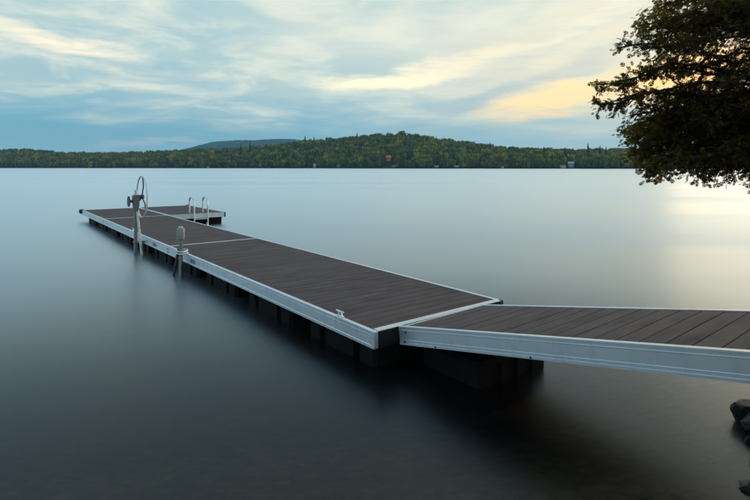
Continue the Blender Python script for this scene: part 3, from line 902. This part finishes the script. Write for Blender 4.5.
SPR_P = []; SPR_D = []; SPR_S = []
def bez(p0, p1, p2, n):
    return [p0 * (1 - t_) ** 2 + p1 * 2 * t_ * (1 - t_) + p2 * t_ * t_ for t_ in np.linspace(0, 1, n)]
def limb(tip, base_z, sag=-0.1, lift=0.35, dens=1.0, r0=0.05, bare=0.15, side=0.55, seed=0, spread=0.045):
    """tip in world coordinates"""
    rs = np.random.default_rng(seed)
    p0 = Vector((0, 0, base_z - tz0)); p2 = Vector((tip[0] - TX, tip[1] - TY, tip[2] - tz0))
    L = (p2 - p0).length
    mid = (p0 + p2) / 2 + Vector((rs.uniform(-.1, .1), rs.uniform(-.2, .2), lift))
    pts = bez(p0, mid, p2, 16); ph_ = rs.uniform(0, 6)
    pts = [p + Vector(rs.normal(size=3) * 0.03) + Vector((0, 0, 0.07 * math.sin(i_ * 0.9 + ph_))) for i_, p in enumerate(pts)]
    MB().tube(pts, [r0 * (1 - 0.9 * i / 15) + 0.004 for i in range(16)], 7).build('limb', 'trunk_bark', cedar, True)
    tw = MB()
    nt = int(L * 19 * dens)
    for i in range(nt):
        u = bare + (1 - bare) * (i + rs.uniform(0, 1)) / nt
        f = u * 15; j = min(int(f), 14); p = pts[j].lerp(pts[j + 1], f - j)
        tdir = (pts[min(j + 1, 15)] - pts[max(j - 1, 0)]).normalized()
        sd_ = Vector((-tdir.y, tdir.x, 0)).normalized() * rs.choice([-1, 1])
        ln = side * rs.uniform(0.45, 1.0) * (1.08 - 0.75 * u ** 2.2)
        dr = (tdir * rs.uniform(0.3, 0.9) + sd_ * rs.uniform(0.5, 1.0) + Vector((0, 0, rs.uniform(-0.75, 0.7)))).normalized()
        q = [p]
        nseg = max(3, int(ln / 0.075))
        for k in range(nseg):
            dr = (dr + Vector((0, 0, sag)) * 0.9 + Vector(rs.normal(size=3) * 0.12)).normalized()
            q.append(q[-1] + dr * (ln / nseg))
        tw.tube(q, [0.007 * (1 - 0.8 * k / nseg) for k in range(nseg + 1)], 4, cap=False)
        for k in range(1, nseg + 1):
            for rep in range(4):
                d2 = (q[k] - q[k - 1]).normalized()
                SPR_P.append(q[k - 1].lerp(q[k], rs.random()) + Vector(rs.normal(size=3) * spread))
                SPR_D.append((d2 + Vector(rs.normal(size=3) * 0.45) + Vector((0, 0, -0.18))).normalized())
                SPR_S.append(rs.uniform(0.6, 1.15))
    tw.build('twigs', 'trunk_bark', cedar)['kind'] = 'stuff'

# branches leaning out over the water; outer reach of the crown by height (metres)
EZ = [2.25, 2.37, 2.67, 2.97, 3.175, 3.43, 3.62, 3.75, 4.19, 4.9]
EX = [2.95, 2.72, 2.56, 2.46, 2.34, 2.36, 2.48, 2.62, 2.66, 2.75]
rs0 = np.random.default_rng(21)
for i in range(78):
    zt = rs0.uniform(2.42, 4.75) if i % 5 < 3 else rs0.uniform(2.42, 3.1)
    open_ = 3.15 < zt < 3.72
    if open_ and rs0.random() < 0.6: continue
    xt = float(np.interp(zt, EZ, EX)) + (0.05 + 0.35 * rs0.random() ** 1.5 if i % 2 else rs0.uniform(0.3, 1.3))
    yt = 5.45 + rs0.uniform(-0.55, 0.85)
    xt *= yt / 5.2 if yt > 5.2 else 1.0
    limb((xt, yt, zt), zt + rs0.uniform(-0.1, 0.7), lift=rs0.uniform(0.05, 0.4), dens=0.5 if open_ else 1.0,
         sag=-0.05 if open_ else rs0.uniform(-0.16, -0.07), side=0.34 if open_ else 0.50, bare=0.40, r0=0.028, spread=0.020 if open_ else 0.034, seed=100 + i)
limb((2.30, 5.2, 3.36), 3.6, lift=0.2, dens=1.1, sag=-0.06, side=0.46, bare=0.5, r0=0.024, seed=5, spread=0.02)
limb((2.40, 5.15, 3.66), 3.5, lift=0.05, dens=0.9, sag=-0.03, side=0.38, bare=0.5, r0=0.024, seed=6, spread=0.02)
limb((2.33, 5.3, 3.18), 3.5, lift=0.15, dens=1.1, side=0.46, bare=0.5, r0=0.024, seed=7, spread=0.02)
for i in range(20):                                            # the rest of the crown, round the trunk and upward
    a = i * 2.4; bz_ = 2.6 + i * 0.33
    ln = (2.6 if math.sin(a) > -0.2 else 1.5) * (1 - i / 26)
    limb((TX + math.cos(a) * ln, TY + math.sin(a) * ln, bz_ + 0.1), bz_, lift=0.2, dens=0.45, seed=40 + i, r0=0.04)

# every spray: a small flat fan of scaly leaflets
P = np.array([tuple(p) for p in SPR_P]); D = np.array([tuple(d) for d in SPR_D]); SZ = np.array(SPR_S)[:, None] * 0.060
nS = len(P)
side = np.cross(D, rng.normal(size=(nS, 3)) * 0.5 + [0, 0, 1.0]); side /= np.linalg.norm(side, axis=1, keepdims=True)
Q = []; T = []
base = np.where(rng.random((nS, 1)) < 0.14, [[0.050, 0.038, 0.014]], [[0.026, 0.034, 0.013]]) * rng.uniform(0.45, 1.0, size=(nS, 1))
for ang_, ln_, st in ((0, 1.0, 0.15), (0.55, 0.75, 0.05), (-0.55, 0.75, 0.05), (0.6, 0.5, 0.5), (-0.6, 0.5, 0.5)):
    ldir = D * math.cos(ang_) + side * math.sin(ang_)
    lsd = np.cross(ldir, np.cross(D, side)); lsd /= np.linalg.norm(lsd, axis=1, keepdims=True)
    b0 = P + D * SZ * st
    wv = lsd * SZ * 0.115
    tipv = b0 + ldir * SZ * ln_
    mid_ = b0 + ldir * SZ * ln_ * 0.5
    Q.append(np.stack([b0, mid_ - wv, tipv, mid_ + wv], 1)); T.append(base)
Q = np.concatenate(Q); T = np.concatenate(T)
quads_mesh('crown', Q, T, 'cedar_foliage', cedar)['kind'] = 'stuff'

# ------------------------------------------------------------------ haze
m, gg, b = mat('haze_air'); gg.n.remove(b)
pv = gg.new('ShaderNodeVolumePrincipled')
pv.inputs['Color'].default_value = (0.36, 0.74, 1.0, 1)
pv.inputs['Density'].default_value = 0.00014
pv.inputs['Anisotropy'].default_value = 0.0
gg.l.new(pv.outputs[0], m.node_tree.nodes['Material Output'].inputs['Volume'])
hz = MB().box(-4200, 4200, -3200, 4700, -9.5, 240).build('haze', 'haze_air')
tag(hz, kind='stuff')
